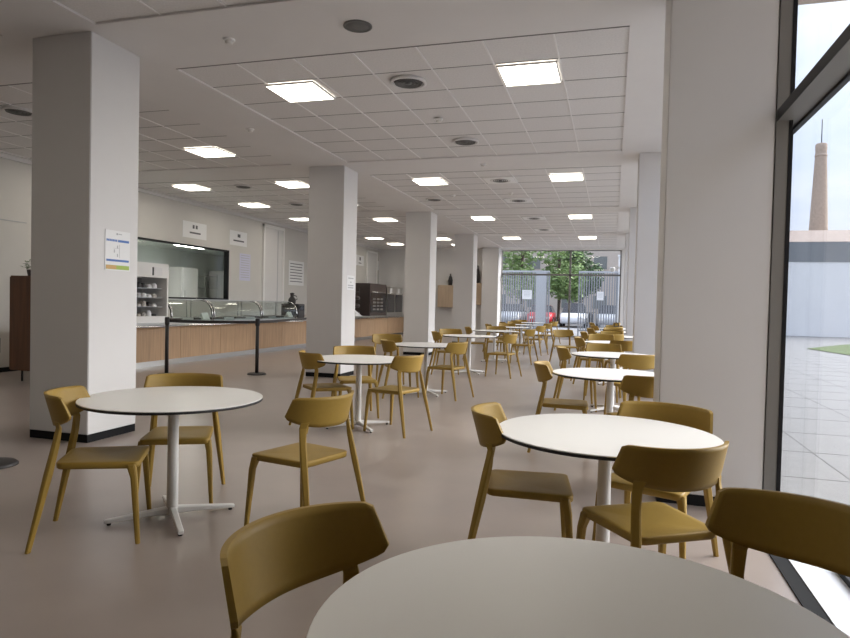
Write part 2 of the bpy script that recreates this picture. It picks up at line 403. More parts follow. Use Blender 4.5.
# ---------------------------------------------------------------- chair and table prototypes
CH = M['chair']
def backrest_mesh():
    R = .295; th = .014; y0 = -.240; n = 32; rows = 9
    mb = MB(); vs = []
    for side in (0, 1):
        for k in range(rows):
            t = k / (rows - 1)
            for i in range(n + 1):
                s = -1 + 2 * i / n; e = max(0, (abs(s) - .90) / .10) ** 2
                zb = .636 + .062 * abs(s) ** 2.6 + .010 * e; zt = .815 - .010 * e; z = zb + (zt - zb) * t
                w_ = .318 - .030 * (z - .69) / .125 if z > .69 else .318
                a = s * w_ / R; r = R + (th / 2 if side else -th / 2)
                vs.append((r * math.sin(a), y0 + R - r * math.cos(a) - .27 * (z - .636), z))
    m = rows; q = n + 1; fs = []
    for side in (0, 1):
        o = side * m * q
        for k in range(m - 1):
            for i in range(n):
                fs.append((o + k * q + i, o + k * q + i + 1, o + (k + 1) * q + i + 1, o + (k + 1) * q + i))
    mb.add(vs, fs, True)
    loop = [k for k in range(q)] + [k * q + n for k in range(1, m)] + [(m - 1) * q + i for i in range(n - 1, -1, -1)] + [k * q for k in range(m - 2, 0, -1)]
    o2 = m * q
    mb.f += [(loop[i], loop[(i + 1) % len(loop)], o2 + loop[(i + 1) % len(loop)], o2 + loop[i]) for i in range(len(loop))]
    mb.sm += [False] * len(loop)
    return mb
def seat_mesh():
    out = []
    cs = [(.213, .222, .035), (-.213, .222, .035), (-.196, -.20, .045), (.196, -.20, .045)]
    for k, (x, y, r) in enumerate(cs):
        cx = x - math.copysign(r, x); cy = y - math.copysign(r, y)
        a0 = k * PI / 2
        for i in range(7): out.append((cx + r * math.cos(a0 + i * PI / 12), cy + r * math.sin(a0 + i * PI / 12)))
    n = len(out); vs = []; fs = []
    rings = [(.3, -.011), (.6, -.008), (.85, -.003), (.96, 0), (.99, -.002), (1.0, -.006), (.995, -.030), (.97, -.036), (.5, -.030)]
    for sc, dz in rings:
        for x, y in out: vs.append((x * sc, y * sc, .452 + dz - (.006 if y > .15 and sc > .9 else 0)))
    for k in range(len(rings) - 1):
        for i in range(n):
            j = (i + 1) % n; fs.append((k * n + i, k * n + j, (k + 1) * n + j, (k + 1) * n + i))
    vs.append((0, 0, .44)); c = len(vs) - 1
    for i in range(n): fs.append((c, i, (i + 1) % n))
    fs.append(tuple((len(rings) - 1) * n + i for i in range(n)))
    return MB().add(vs, fs, True)
proto_chair = None
def chair(x, y, ang, label, group='mustard dining chairs'):
    global proto_chair
    if proto_chair is None:
        t = thing('dining_chair', (0, 0, 0), label, 'chair', group)
        seat_mesh().obj('seat', CH, t)
        backrest_mesh().obj('backrest', CH, t)
        for s in (-1, 1):
            MB().loft([(s * .232, .222, 0), (s * .212, .197, .36), (s * .199, .180, .432)], [(.022, .024), (.037, .036), (.044, .05)]).obj('leg', CH, t, bevel=.003)
            a = s * .67; fr = (Vector((math.cos(a), math.sin(a), 0)), Vector((-math.sin(a), math.cos(a), 0)))
            MB().loft([(s * .255, -.305, 0), (s * .216, -.222, .40), (s * .200, -.190, .56), (s * .190, -.180, .640), (s * .186, -.192, .672)],
                      [(.024, .024), (.040, .038), (.037, .032), (.042, .016), (.050, .005)], up=fr).obj('leg', CH, t, bevel=.003)
        proto_chair = t
    else: t = copy_tree(proto_chair)
    t.location = (x, y, 0); t.rotation_euler = (0, 0, math.radians(ang - 90)); t['label'] = label; t['group'] = group
    return t
proto_table = None
def table(x, y, label, r=.53):
    global proto_table
    if proto_table is None:
        t = thing('round_table', (0, 0, 0), label, 'table', 'round white tables')
        MB().lathe([(r - .003, .734), (r - .0005, .736), (r - .001, .739), (r - .003, .740)], 96).obj('tabletop', M['white'], t)
        MB().lathe([(r - .006, .720), (r, .722), (r, .7345), (r - .003, .7355)], 96).obj('edge_band', M['black'], t)
        MB().lathe([(.036, .03), (.034, .10), (.031, .70), (.031, .712)], 28).obj('pedestal', M['wmetal'], t)
        B(-.13, .13, -.13, .13, .712, .722).obj('mounting_plate', M['wmetal'], t)
        for k in range(4):
            a = PI / 4 + k * PI / 2; d = Vector((math.cos(a), math.sin(a), 0)); sd = Vector((-d.y, d.x, 0)); z = Vector((0, 0, 1))
            lg = MB().loft([d * .015 + z * .045, d * .12 + z * .042, d * .36 + z * .024, d * .375 + z * .022], [(.046, .05), (.042, .036), (.034, .022), (.028, .018)], up=(sd, z)).obj('base_arm', M['wmetal'], t)
            MB().lathe([(.012, 0), (.012, .014)], 12, c=(d.x * .35, d.y * .35)).obj('glide', M['black'], lg)
        proto_table = t
    else: t = copy_tree(proto_table)
    t.location = (x, y, 0); t['label'] = label
    return t

# left row
LT = [(-2.57, 3.33), (-2.62, 6.45), (-2.66, 9.2), (-2.70, 12.4), (-2.72, 15.3), (-2.78, 18.2), (-2.85, 21.0), (-2.9, 23.9)]
LTL = ['round white table at the front left, before the thick front left pillar', 'small looking round white table just in front of the second pillar',
       'round white table right behind the one at the second pillar, left row', 'round white table of the left row beside the third pillar',
       'round white table of the left row just past the third pillar', 'round white table of the left row level with the fourth pillar',
       'round white table of the left row just past the fourth pillar', 'farthest round white table of the left row by the end window']
for p, l in zip(LT, LTL): table(*p, l)
RT = [(-.035, 1.215), (-.015, 3.26), (.0, 6.2), (.02, 8.75), (.05, 11.9), (.07, 14.5), (.10, 17.3), (.12, 19.9)]
RTL = ['largest white tabletop in the foreground, cut off by the bottom edge', 'round white table beside the wide dark pillar, second in the right row',
       'round white table just behind the dark pillar, third in the right row', 'round white table partly hidden behind the dark pillar, fourth in the right row',
       'fifth round white table in the right row, beside the bluish pillar', 'sixth round white table in the right row', 'seventh round white table in the right row, glare on its top',
       'farthest round white table in the right row, near the end window']
for p, l in zip(RT, RTL):
    t = table(*p, l)
    if p[1] < 2: t.scale = (.965, .965, 1)

chair(-2.77, 2.98, 32, 'mustard chair at the far left, in profile, pushed up to the front left table')
chair(-2.77, 3.66, -62, 'mustard chair behind the front left table, facing the camera')
chair(-1.75, 3.45, 163, 'mustard chair seen from behind at the right of the front left table')
chair(-2.93, 6.28, 47, 'mustard chair left of the table at the second pillar, back towards us')
chair(-2.90, 7.05, -57, 'mustard chair behind the table at the second pillar, only its top rail showing')
chair(-2.18, 6.40, 163, 'mustard chair right of the table at the second pillar, its legs clear against the floor')
chair(-2.95, 8.85, 32, 'mustard chair left of the third left-row table, just over the second table')
chair(-3.60, 10.15, -60, 'mustard chair with its back rail right of the second pillar foot, behind the third table')
chair(-2.28, 9.0, 163, 'mustard chair right of the third left-row table, pale back towards us')
chair(-3.1, 12.1, 22, 'dark backed mustard chair left of the fourth left-row table')
chair(-3.3, 13.4, -60, 'mustard chair behind the fourth left-row table, beside the third pillar')
chair(-2.0, 12.1, 165, 'mustard chair standing alone looking on the right of the fourth left-row table')
nm = ['fifth', 'sixth', 'seventh', 'eighth']
for k, (x, y) in enumerate(LT[4:]):
    chair(x - .42, y - .1, 15 + 5 * k, 'mustard chair on the left side of the %s table in the left row' % nm[k])
    chair(x - .1 - .1 * k, y + .80, -80 + 8 * k, 'mustard chair behind the %s table in the left row' % nm[k])
    chair(x + .72, y - .2, 168 - 4 * k, 'mustard chair on the right side of the %s table in the left row' % nm[k])
# right row
chair(-.525, 1.32, -17, 'mustard chair in the foreground, back curving round behind the big tabletop')
chair(.445, 1.83, -123, 'dark looking mustard chair cut off by the right edge, beside the big tabletop')
chair(-.40, 3.30, 8, 'mustard chair in profile on the left of the table by the dark pillar')
chair(.235, 3.62, -112, 'mustard chair tucked between the table and the dark pillar, facing us')
chair(.18, 2.90, 122, 'mustard chair nearest us at the table by the dark pillar, seen from behind')
chair(-.42, 6.2, 4, 'mustard chair in profile left of the third right-row table')
chair(.25, 5.65, 118, 'mustard chair seen from behind at the third right-row table, cut by the dark pillar')
chair(-.42, 8.75, 8, 'mustard chair left of the fourth right-row table')
chair(.25, 8.1, 118, 'mustard chair seen from behind at the fourth right-row table')
chair(-.12, 9.75, -93, 'wide backed mustard chair behind the fourth right-row table, facing us')
chair(-.36, 11.8, 8, 'mustard chair left of the fifth right-row table')
chair(-.22, 13.2, -97, 'mustard chair behind the fifth right-row table, facing us')
chair(.17, 11.36, 108, 'mustard chair seen from behind at the fifth right-row table')
chair(-1.02, 15.1, -60, 'mustard chair standing in the middle aisle, turned towards us')
nr = ['sixth', 'seventh', 'eighth']
for k, (x, y) in enumerate(RT[5:]):
    chair(x - .45, y, 5 + 6 * k, 'mustard chair on the left side of the %s table in the right row' % nr[k])
    chair(x - .08, y + .74, -92 - 3 * k, 'mustard chair behind the %s table in the right row' % nr[k])
    chair(x - .10, y - .60, 98 + 4 * k, 'mustard chair on the near side of the %s table in the right row' % nr[k])
chair(-.5, 23.6, 10, 'mustard chair with no table close to the end window, left one')
chair(.0, 24.6, 200, 'mustard chair with no table close to the end window, right one')
t = thing('black_bag', (.13, 20.68, .452), 'black bag standing on the seat of a far chair by the last table', 'bag')
MB().loft([(0, 0, 0), (0, 0, .10), (0, 0, .28), (0, 0, .34)], [(.24, .16), (.30, .20), (.26, .16), (.18, .08)]).obj('bag_body', M['dark'], t, bevel=.02)
MB().tube([(-.07, 0, .33), (-.06, 0, .42), (0, 0, .45), (.06, 0, .42), (.07, 0, .33)], .012).obj('handle', M['dark'], t)

# ---------------------------------------------------------------- serving counter
CX = -8.5
t = thing('serving_counter', (CX, 16.5, 0), 'long serving counter with beech front panels and steel top along the left wall', 'counter')
y0, y1 = 8.4 - 16.5, 26.6 - 16.5
B(-.85, -.02, y0, y1, .12, .80).obj('counter_body', M['bwood'], t)
B(-.80, -.08, y0 + .05, y1 - .05, 0, .12).obj('plinth', M['steel'], t)
y = y0
while y < y1 - .5:
    B(-.02, 0.0, y + .004, min(y + 1.4, y1) - .004, .12, .78).obj('front_panel', M['wood'], t); y += 1.4
B(-.88, .03, y0 - .02, y1 + .02, .80, .86).obj('worktop', M['steel'], t, bevel=.006)
mb = MB()
for dx in (.08, .16, .24): mb.tube([(dx, y0, .80), (dx, y1, .80)], .012)
mb.obj('tray_rail', M['chrome'], t)
mb = MB(); yy = y0 + .7
while yy < y1: mb.box(0, .26, yy - .012, yy + .012, .77, .788); yy += 1.4
mb.obj('rail_bracket', M['steel'], t)

def sneeze(y0, y1, label):
    L_ = y1 - y0
    t = thing('display_case', (CX - .4, y0, .86), label, 'display case', 'glass display cases on the counter')
    pr = [(.36, .0), (.375, .12), (.36, .25), (.30, .36), (.20, .435), (.06, .46)]
    mb = MB(); vs = []; fs = []
    for x, z in pr: vs += [(x, .03, z), (x, L_ - .03, z)]
    for k in range(len(pr) - 1): fs.append((2 * k, 2 * k + 1, 2 * k + 3, 2 * k + 2))
    o = len(vs)
    for x, z in pr: vs += [(x - .006, .03, z - .004), (x - .006, L_ - .03, z - .004)]
    for k in range(len(pr) - 1): fs.append((o + 2 * k, o + 2 * k + 1, o + 2 * k + 3, o + 2 * k + 2))
    mb.add(vs, fs, True).obj('curved_glass', M['cglass'], t)
    B(-.32, .10, 0.01, L_ - .01, .455, .475).obj('top_shelf', M['steel'], t)
    for yy in (0.012, L_ - .012):
        MB().tube([(x, yy, z) for x, z in pr] + [(-.05, yy, .465)], .011).obj('end_profile', M['chrome'], t)
        MB().tube([(x - .025, yy, z - .01) for x, z in pr], .010).obj('edge_seal', M['dark'], t)
    for yy in (.05, L_ - .05): MB().tube([(-.28, yy, 0), (-.28, yy, .455)], .014).obj('post', M['steel'], t)
    B(-.30, .32, .04, L_ - .04, 0, .03).obj('well', M['steel'], t)
    n = max(2, int(L_ / .42))
    for k in range(n):
        a = .08 + k * (L_ - .16) / n; b = a + (L_ - .16) / n - .04
        B(-.24, .26, a, b, .03, .07).obj('food_tray', M['steel'] if k % 2 else M['oven'], t, bevel=.006)
sneeze(10.95, 12.35, 'glass display case on the counter next to the white chilled cabinet')
sneeze(12.4, 14.4, 'longest glass display case, in the middle of the counter')
sneeze(14.45, 16.3, 'glass display case at the dark box end of the counter')
# white chilled cabinet with shelves of packs
t = thing('chilled_cabinet', (CX - .42, 10.42, .86), 'tall white open chilled cabinet with packed shelves on the counter', 'display cabinet')
mb = MB(); mb.box(-.33, .33, -.50, -.46, 0, 1.12); mb.box(-.33, .33, .46, .50, 0, 1.12); mb.box(-.33, -.29, -.46, .46, 0, 1.12); mb.box(-.33, .33, -.5, .5, 1.12, 1.16); mb.box(-.33, .33, -.46, .46, 0, .12)
mb.obj('housing', M['tbar'], t)
B(.29, .335, -.46, .46, .88, 1.12).obj('header', M['tbar'], t)
B(.335, .34, .02, .06, .92, 1.08).obj('handle', M['dark'], t)
B(.335, .34, .08, .30, .92, 1.08).obj('notice', M['paper'], t)
B(-.288, -.28, -.455, .455, .12, .88).obj('back_panel', M['chrome'], t)
for z in (.30, .48, .66):
    B(-.28, .27, -.455, .455, z, z + .012).obj('shelf', M['chrome'], t)
for z in (.12, .312, .492, .672):
    for i in range(6):
        yy = -.42 + i * .145; hh = .05 + .07 * random.random()
        p = MB().loft([(0, 0, 0), (0, 0, hh * .7), (0, 0, hh)], [(.16, .11), (.15, .10), (.10, .07)]).obj('food_pack', random.choice([M['food'], M['paper'], M['lgrey'], M['dark']]), None, bevel=.004)
        p.location = (CX - .42 + .12, 10.35 + yy + .05, .86 + z)
        tag(p, 'small food pack on a shelf of the white chilled cabinet', 'food pack', 'food packs in the chilled cabinet')
# dark unit and urn at the end of the cases
t = thing('till_unit', (CX - .35, 16.6, .86), 'black box unit at the end of the glass cases, left of the second pillar', 'till')
B(-.25, .30, -.18, .2, 0, .40).obj('housing', M['dark'], t, bevel=.01)
B(.305, .31, -.12, .14, .22, .34).obj('screen', M['ovenw'], t)
t = thing('coffee_pot', (CX - .3, 16.5, 1.26), 'dark pot standing on top of the black box unit', 'pot')
MB().lathe([(.09, 0), (.11, .05), (.10, .14), (.05, .20), (.055, .27), (.07, .30), (.02, .32)], 20).obj('body', M['dark'], t)
MB().tube([(.08, 0, .08), (.16, 0, .14), (.14, 0, .22), (.06, 0, .24)], .012).obj('handle', M['dark'], t)
for yy, l in ((16.05, 'small white paper tent card inside the last glass case'), (12.2, 'small white paper tent card inside the first glass case'), ):
    p = MB().add([(0, -.12, 0), (.14, -.12, 0), (.07, -.12, .14), (0, .12, 0), (.14, .12, 0), (.07, .12, .14)], [(0, 1, 2), (3, 5, 4), (0, 2, 5, 3), (1, 4, 5, 2)]).obj('tent_card', M['paper'])
    p.location = (CX - .22, yy, .895); tag(p, l, 'card')
p = MB().add([(0, -.4, 0), (.4, -.4, 0), (.25, -.2, .28), (0, .5, 0), (.4, .5, 0), (.2, .0, .30)], [(0, 1, 2), (3, 5, 4), (0, 2, 5, 3), (1, 4, 5, 2), (0, 3, 4, 1)]).obj('napkin_pile', M['paper'])
p.location = (CX - .42, 20.7, .86); tag(p, 'white sloping heap of napkins on the counter right of the second pillar', 'napkins')
# ovens
def oven(y0, y1, z1, label, kind):
    L_ = y1 - y0
    t = thing('oven', (CX - .45, y0, .86), label, 'oven')
    B(-.35, .35, 0, L_, 0, z1 - .86).obj('housing', M['oven'] if kind == 0 else M['steel'], t, bevel=.01)
    n = 2 if kind else 1
    for k in range(n):
        a = .08 + k * (L_ / n); b = (k + 1) * L_ / n - .08
        d = B(.35, .365, a, b, .12, z1 - .86 - (.30 if kind else .35)).obj('oven_door', M['ovenw'], t)
        MB().tube([(.40, a + .05, z1 - .86 - (.27 if kind else .32)), (.40, b - .05, z1 - .86 - (.27 if kind else .32))], .012).obj('handle', M['chrome'], d)
        if kind: B(.35, .36, (a + b) / 2 - .12, (a + b) / 2 + .12, z1 - .86 - .24, z1 - .86 - .06).obj('control_panel', M['paper'], t)
        else:
            mb = MB()
            for r in range(4):
                for q in range(3): mb.box(.366, .37, a + .2 + q * .4, a + .48 + q * .4, .2 + r * .13, .27 + r * .13)
            mb.obj('rack_tray', M['steel'], t)
oven(22.1, 23.85, 2.06, 'dark brown oven with racks on the counter behind the second pillar', 0)
oven(23.95, 25.9, 2.0, 'grey double oven with two white labels beside the dark one', 1)
t = thing('basket_rack', (CX - .5, 20.6, .86), 'small dark wire rack on the counter left of the dark oven', 'rack')
mb = MB()
for z in (.02, .3, .58, .86):
    for k in range(5): mb.tube([(-.2 + .1 * k, .45, z), (-.2 + .1 * k, .95, z)], .006, 5)
for xx in (-.2, .2):
    for yy in (.45, .95): mb.tube([(xx, yy, 0), (xx, yy, 1.0)], .012, 6)
mb.obj('wire_frame', M['dark'], t)
for k in range(6):
    b = MB().lathe([(.10, 0), (.13, .03), (.12, .10), (.05, .13)], 14).obj('bread_roll', M['oven']); b.location = (CX - .55 + (k % 2) * .2 , 21.2 + .22 * (k % 2), .886 + .28 * (k // 2))
    tag(b, 'dark lump of bread on the wire rack left of the dark oven', 'bread', 'bread on the wire rack')

# kitchen interior
for k, y in enumerate((9.9, 12.3, 16.2)):
    t = thing('kitchen_light', (-12.0, y, 2.88), 'lit kitchen ceiling tube seen through the hatch, %s' % ('left', 'middle', 'right')[k], 'ceiling light', 'kitchen tube lights')
    B(-.12, .12, -.65, .65, .0, .07).obj('housing', M['tbar'], t); B(-.08, .08, -.62, .62, -.02, 0).obj('tube', M['tube'], t)
for y, l in ((17.9, 'left pale upright fridge seen through the hatch'), (20.3, 'right pale upright fridge seen through the hatch')):
    t = thing('fridge', (-13.6, y, 0), l, 'fridge')
    B(-.35, .35, -.4, .4, .1, 2.35).obj('body', M['paint'], t, bevel=.02); B(.35, .37, -.38, .38, .12, 2.33).obj('door', M['tbar'], t, bevel=.006)
    MB().tube([(.40, -.32, 1.0), (.40, -.32, 1.6)], .012).obj('handle', M['steel'], t); B(-.3, .3, -.35, .35, 0, .1).obj('plinth', M['dark'], t)
t = thing('kitchen_shelf', (-13.5, 19.1, 0), 'steel shelf rack seen through the hatch between the fridges', 'shelf')
mb = MB()
for xx in (-.2, .2):
    for yy in (-.35, .35): mb.tube([(xx, yy, 0), (xx, yy, 2.2)], .015, 6)
mb.obj('post', M['steel'], t)
for z in (.9, 1.3, 1.7, 2.1): B(-.22, .22, -.37, .37, z, z + .02).obj('shelf', M['steel'], t)
t = thing('hood', (-12.9, 9.6, 2.1), 'grey kitchen extractor hood seen at the left of the hatch', 'hood')
B(-.5, .5, -1.0, 1.0, 0, .35).obj('canopy', M['steel'], t); B(-.2, .2, -.3, .3, .35, 1.1).obj('duct', M['steel'], t)

# ---------------------------------------------------------------- wall notices
def notice(y, z, wy, hz, label, rows=(), m='paper', x=XW, cat='notice', header=None):
    t = thing('notice', (x + .001, y, z), label, cat, None)
    B(0, .006, -wy / 2, wy / 2, -hz / 2, hz / 2).obj('sheet', M[m], t)
    mb = MB()
    for (a, b, c, d) in rows: mb.box(.006, .0075, a * wy, b * wy, c * hz, d * hz)
    if rows: mb.obj('print', M['lgrey'] if m == 'lilac' else M['ink'], t)
    return t
glyph = [(-.10, -.02, .10, .32), (.03, .11, .10, .32), (-.22, .24, -.22, -.12)]
notice(13.8, 3.05, .95, .40, 'white sign with a small dark symbol over the hatch, left of two', glyph)
notice(15.75, 3.05, .85, .40, 'white sign with a small dark symbol right of the hatch corner', [(-.06, .10, .08, .30), (-.30, .32, -.22, -.12)])
notice(11.25, 3.12, .9, .42, 'white sign peeping out just right of the front left pillar', glyph)
notice(16.1, 2.27, .55, .76, 'lilac printed timetable sheet right of the hatch', [(-.4, .4, .42 - .09 * i, .44 - .09 * i) for i in range(10)], 'lilac')
notice(19.2, 2.26, 1.05, .80, 'wide sheet of printed rows on the wall left of the second pillar', [(-.42, .40 - .03 * (i % 3), .36 - .12 * i, .39 - .12 * i) for i in range(7)])
notice(24.7, 3.08, .85, .42, 'small white sign right of the second pillar, above the ovens', [(-.06, .12, -.0, .32), (-.15, .2, -.3, -.22)])
notice(28.9 - 2.3 + .1, 3.0, .5, .42, 'small white sign with a dark figure beyond the far door', [(-.1, .1, -.2, .3)])
# poster on the bright side of the front left pillar
t = thing('poster', (-4.584, 5.085, 1.79), 'white poster with blue headings and a green strip on the front left pillar', 'poster')
B(0, .004, -.16, .16, -.19, .19).obj('sheet', M['paper'], t)
mb = MB()
for i in range(7): mb.box(.004, .0055, -.145 + i * .02, -.130 + i * .02, .085, .105)
mb.box(.004, .0055, .0, .145, .083, .105); mb.box(.004, .0055, -.145, .145, -.105, -.085); mb.obj('blue_heading', M['blue'], t)
mb = MB(); mb.box(.004, .0055, -.02, .0, .15, .168); mb.box(.004, .0055, .008, .05, .155, .163)
for i in range(3): mb.box(.004, .0055, -.01 - .04 * (i % 2), .0 - .04 * (i % 2), -.06 + .04 * i, -.03 + .04 * i)
mb.box(.004, .0055, .02, .022, -.07, .06); mb.box(.004, .0055, -.06, .022, .02, .022); mb.obj('diagram', M['lgrey'], t)
B(.004, .0055, -.15, .15, -.18, -.14).obj('green_strip', M['green'], t); B(.0055, .0065, -.15, -.02, -.178, -.142).obj('orange_strip', M['orange'], t)
t = thing('small_notice', (-4.584, 10.80, 1.70), 'small plain printed notice on the bright side of the second pillar', 'notice')
B(0, .003, -.17, .17, -.13, .13).obj('sheet', M['paper'], t)
mb = MB(); mb.box(.003, .0045, -.12, .12, .07, .09); mb.box(.003, .0045, -.03, .03, 0, .02); mb.box(.003, .0045, -.13, .12, -.06, -.04); mb.box(.003, .0045, -.13, .12, -.1, -.08); mb.obj('print', M['lgrey'], t)

# pale wooden cabinets against the far wall
t = thing('wooden_box_cabinet', (-6.85, YE - .16, 1.22), 'pale wooden wall cabinet seen between the third and fourth pillars', 'cabinet')
B(-.42, .42, -.14, .14, 0, .95).obj('body', M['bwood'], t, bevel=.01); B(-.41, -.005, -.155, -.14, .02, .93).obj('door', M['bwood'], t); B(.005, .41, -.155, -.14, .02, .93).obj('door', M['bwood'], t)
t = thing('wooden_box_cabinet', (-5.52, YE - .16, 1.35), 'pale wooden wall cabinet showing right of the fourth pillar', 'cabinet')
B(-.22, .24, -.14, .14, 0, .93).obj('body', M['bwood'], t, bevel=.01); B(-.2, .22, -.155, -.14, .02, .9).obj('door', M['bwood'], t)
for x, z, h, l in ((-6.75, 2.17, .5, 'slim black bottle shape on top of the left wall cabinet'), (-5.55, 2.28, .75, 'tall black bottle shape on top of the right wall cabinet')):
    b = MB().lathe([(.09, 0), (.10, h * .4), (.07, h * .7), (.03, h * .85), (.03, h)], 16).obj('bottle', M['dark']); b.location = (x, YE - .16, z); tag(b, l, 'bottle')

# brown cabinet and plant at the far left
t = thing('tall_cabinet', (-8.55, 7.95, 0), 'tall dark walnut cabinet at the left edge, half behind the front pillar', 'cabinet')
B(-.43, .43, -.22, .22, .17, 1.64).obj('body', M['dwood'], t, bevel=.006)
for a, b in ((-.42, -.003), (.003, .42)):
    d = B(a, b, -.24, -.22, .19, 1.62).obj('door', M['dwood'], t, bevel=.003)
for s in (-1, 1):
    for q in (-1, 1): MB().tube([(s * .26, q * .15, 0), (s * .26, q * .15, .17)], .015).obj('leg', M['dark'], t)
t = thing('potted_plant', (-8.72, 7.9, 1.64), 'small dark leafy plant on top of the walnut cabinet', 'plant')
MB().lathe([(.07, 0), (.09, .10), (.085, .10)], 20).obj('pot', M['pot'], t)
mb = MB()
for i in range(70):
    a = random.random() * 2 * PI; e = random.uniform(.1, 1.3); r = random.uniform(.06, .20); c = Vector((math.cos(a) * math.cos(e) * r, math.sin(a) * math.cos(e) * r, .10 + math.sin(e) * r * .8))
    d = Vector((random.uniform(-1, 1), random.uniform(-1, 1), random.uniform(-.5, .5))).normalized() * .035; n = d.cross(Vector((random.random(), .3, 1))).normalized() * .016
    mb.add([c - d, c + n, c + d, c - n], [(0, 1, 2, 3)])
mb.obj('foliage', M['leaf2'], t)

# ---------------------------------------------------------------- belt posts
def post(x, y, label, belt_to=None):
    t = thing('belt_post', (x, y, 0), label, 'queue post', 'black queue posts')
    MB().lathe([(.17, 0), (.17, .012), (.15, .028), (.03, .035)], 36).obj('base', M['dark'], t)
    MB().lathe([(.032, .03), (.032, .90)], 20).obj('pole', M['dark'], t)
    MB().lathe([(.036, .88), (.040, .89), (.040, 1.0), (.03, 1.015)], 20).obj('belt_head', M['dark'], t)
    if belt_to:
        d = Vector((belt_to[0] - x, belt_to[1] - y, 0)); L_ = d.length; a = math.atan2(d.y, d.x)
        mb = MB(); n = 12
        for k in range(n):
            u0 = .04 + (L_ - .08) * k / n; u1 = .04 + (L_ - .08) * (k + 1) / n
            s0 = -.012 * 4 * (u0 / L_) * (1 - u0 / L_); s1 = -.012 * 4 * (u1 / L_) * (1 - u1 / L_)
            mb.add([(u0, -.001, .925 + s0), (u1, -.001, .925 + s1), (u1, -.001, .975 + s1), (u0, -.001, .975 + s0), (u0, .001, .925 + s0), (u1, .001, .925 + s1), (u1, .001, .975 + s1), (u0, .001, .975 + s0)],
                   [(0, 1, 2, 3), (7, 6, 5, 4), (0, 4, 5, 1), (3, 2, 6, 7)])
        mb.obj('belt', M['dark'], t, rotz=a)
post(-7.45, 9.45, 'black queue post behind the chair of the front left table', (-6.15, 10.25))
post(-6.15, 10.25, 'black queue post standing clear left of the second pillar', (-7.15, 14.9))
post(-7.15, 14.9, 'black queue post hidden behind the second pillar')
post(-4.64, 3.86, 'black queue post at the left edge, only its round base in view')

# ---------------------------------------------------------------- outside
struct(B(XG + .1, 60, -30, 110, -.15, -.01).obj('ground_right', M['pave']))
struct(B(-60, XG + .1, YE + .1, 41.5, -.15, -.012).obj('ground_forecourt', M['pave']))
struct(B(-60, XG + .1, 41.5, 110, -.15, -.02).obj('ground_street', M['asphalt']))
mb = MB()
for k in range(40):
    mb.box(1.3, 10, -4 + k * 1.1, -4 + k * 1.1 + .012, -.0098, -.008)
for k in range(9): mb.box(1.9 + k * 1.1, 1.912 + k * 1.1, -4, 40, -.0098, -.008)
struct(mb.obj('ground_joint', M['pjoint']))
g = MB().add([(7.0, 27.0, .01), (7.5, 22.8, .01), (15, 16, .01), (15, 38, .01), (9.6, 31.5, .01)], [(0, 1, 2, 3, 4)]).obj('lawn', M['grass']); tag(g, 'patch of green grass on the pale paving outside the right window', 'grass', kind='stuff')
t = thing('entrance_canopy', (4.6, 0.5, 0), 'beige canopy edge outside at the very top right corner, above the glass wall', 'canopy')
B(-3.34, -2.1, -6.5, 5.75, 4.0, 4.35).obj('roof_slab', M['beige'], t); B(-3.34, 2.0, -6.5, 1.4, 0, 4.0).obj('wing_wall', M['beige'], t)  # second block is unseen, added to keep sky light off the near pillar
# courtyard wall, grey band, roof, chimney
t = thing('courtyard_wall', (20, 41, 0), 'long white courtyard wall with a grey band on top, outside the right window', 'wall')
B(-14, 20, 0, .3, 0, 4.22).obj('wall_panel', M['owall'], t); B(-14, 20, -.03, .33, 4.22, 5.35).obj('grey_band', M['band'], t)
t = thing('low_building', (25, 52, 0), 'low beige building with a tiled roof behind the courtyard wall', 'building')
B(-13, 25, 0, 6, 0, 6.4).obj('wall', M['roof'], t); MB().add([(-13.4, -.5, 6.4), (25, -.5, 6.4), (25, 6.5, 6.4), (-13.4, 6.5, 6.4), (-13.4, 3, 7.6), (25, 3, 7.6)], [(0, 1, 5, 4), (2, 3, 4, 5), (0, 4, 3), (1, 2, 5), (0, 3, 2, 1)]).obj('roof', M['roof'], t)
t = thing('brick_chimney', (16.25, 60.5, 0), 'tall tapering brick factory chimney outside the right window', 'chimney')
MB().lathe([(.95, 0), (.72, 7.5), (.42, 14.8), (.44, 14.9), (.44, 15.3), (.38, 15.4)], 24).obj('stack', M['brick'], t)
MB().lathe([(.455, 14.3), (.475, 14.4), (.45, 14.5)], 24).obj('collar', M['brick'], t)
MB().tube([(0, 0, 15.3), (0, 0, 17.4)], .04).obj('lightning_rod', M['dark'], t)
# louvred screens before the end window
def screen(x0, x1, y, label, solid=None):
    t = thing('louvre_screen', ((x0 + x1) / 2, y, 0), label, 'screen', 'grey louvre screens'); c = (x0 + x1) / 2
    B(x0 - c, x1 - c, -.05, .05, 2.98, 3.06).obj('top_rail', M['fencel'], t); B(x0 - c, x1 - c, -.05, .05, .22, .30).obj('bottom_rail', M['fence'], t)
    mb = MB(); x = x0
    while x < x1:
        if not (solid and solid[0] < x < solid[1]): mb.box(x - c, x - c + .055, -.03, .03, .30, 2.98)
        x += .115
    mb.obj('slats', M['fence'], t)
    for xx in (x0, x1 - .06): B(xx - c, xx - c + .06, -.045, .045, 0, 3.04).obj('post', M['fence'], t)
    if solid: B(solid[0] - c, solid[1] - c, -.04, .04, .25, 3.04).obj('solid_panel', M['fencel'], t)
screen(-5.6, -2.92, 31, 'grey louvred gate screen left of the gap outside the end window', (-3.56, -3.08))
screen(-1.57, .18, 31, 'grey louvred gate screen right of the gap outside the end window')
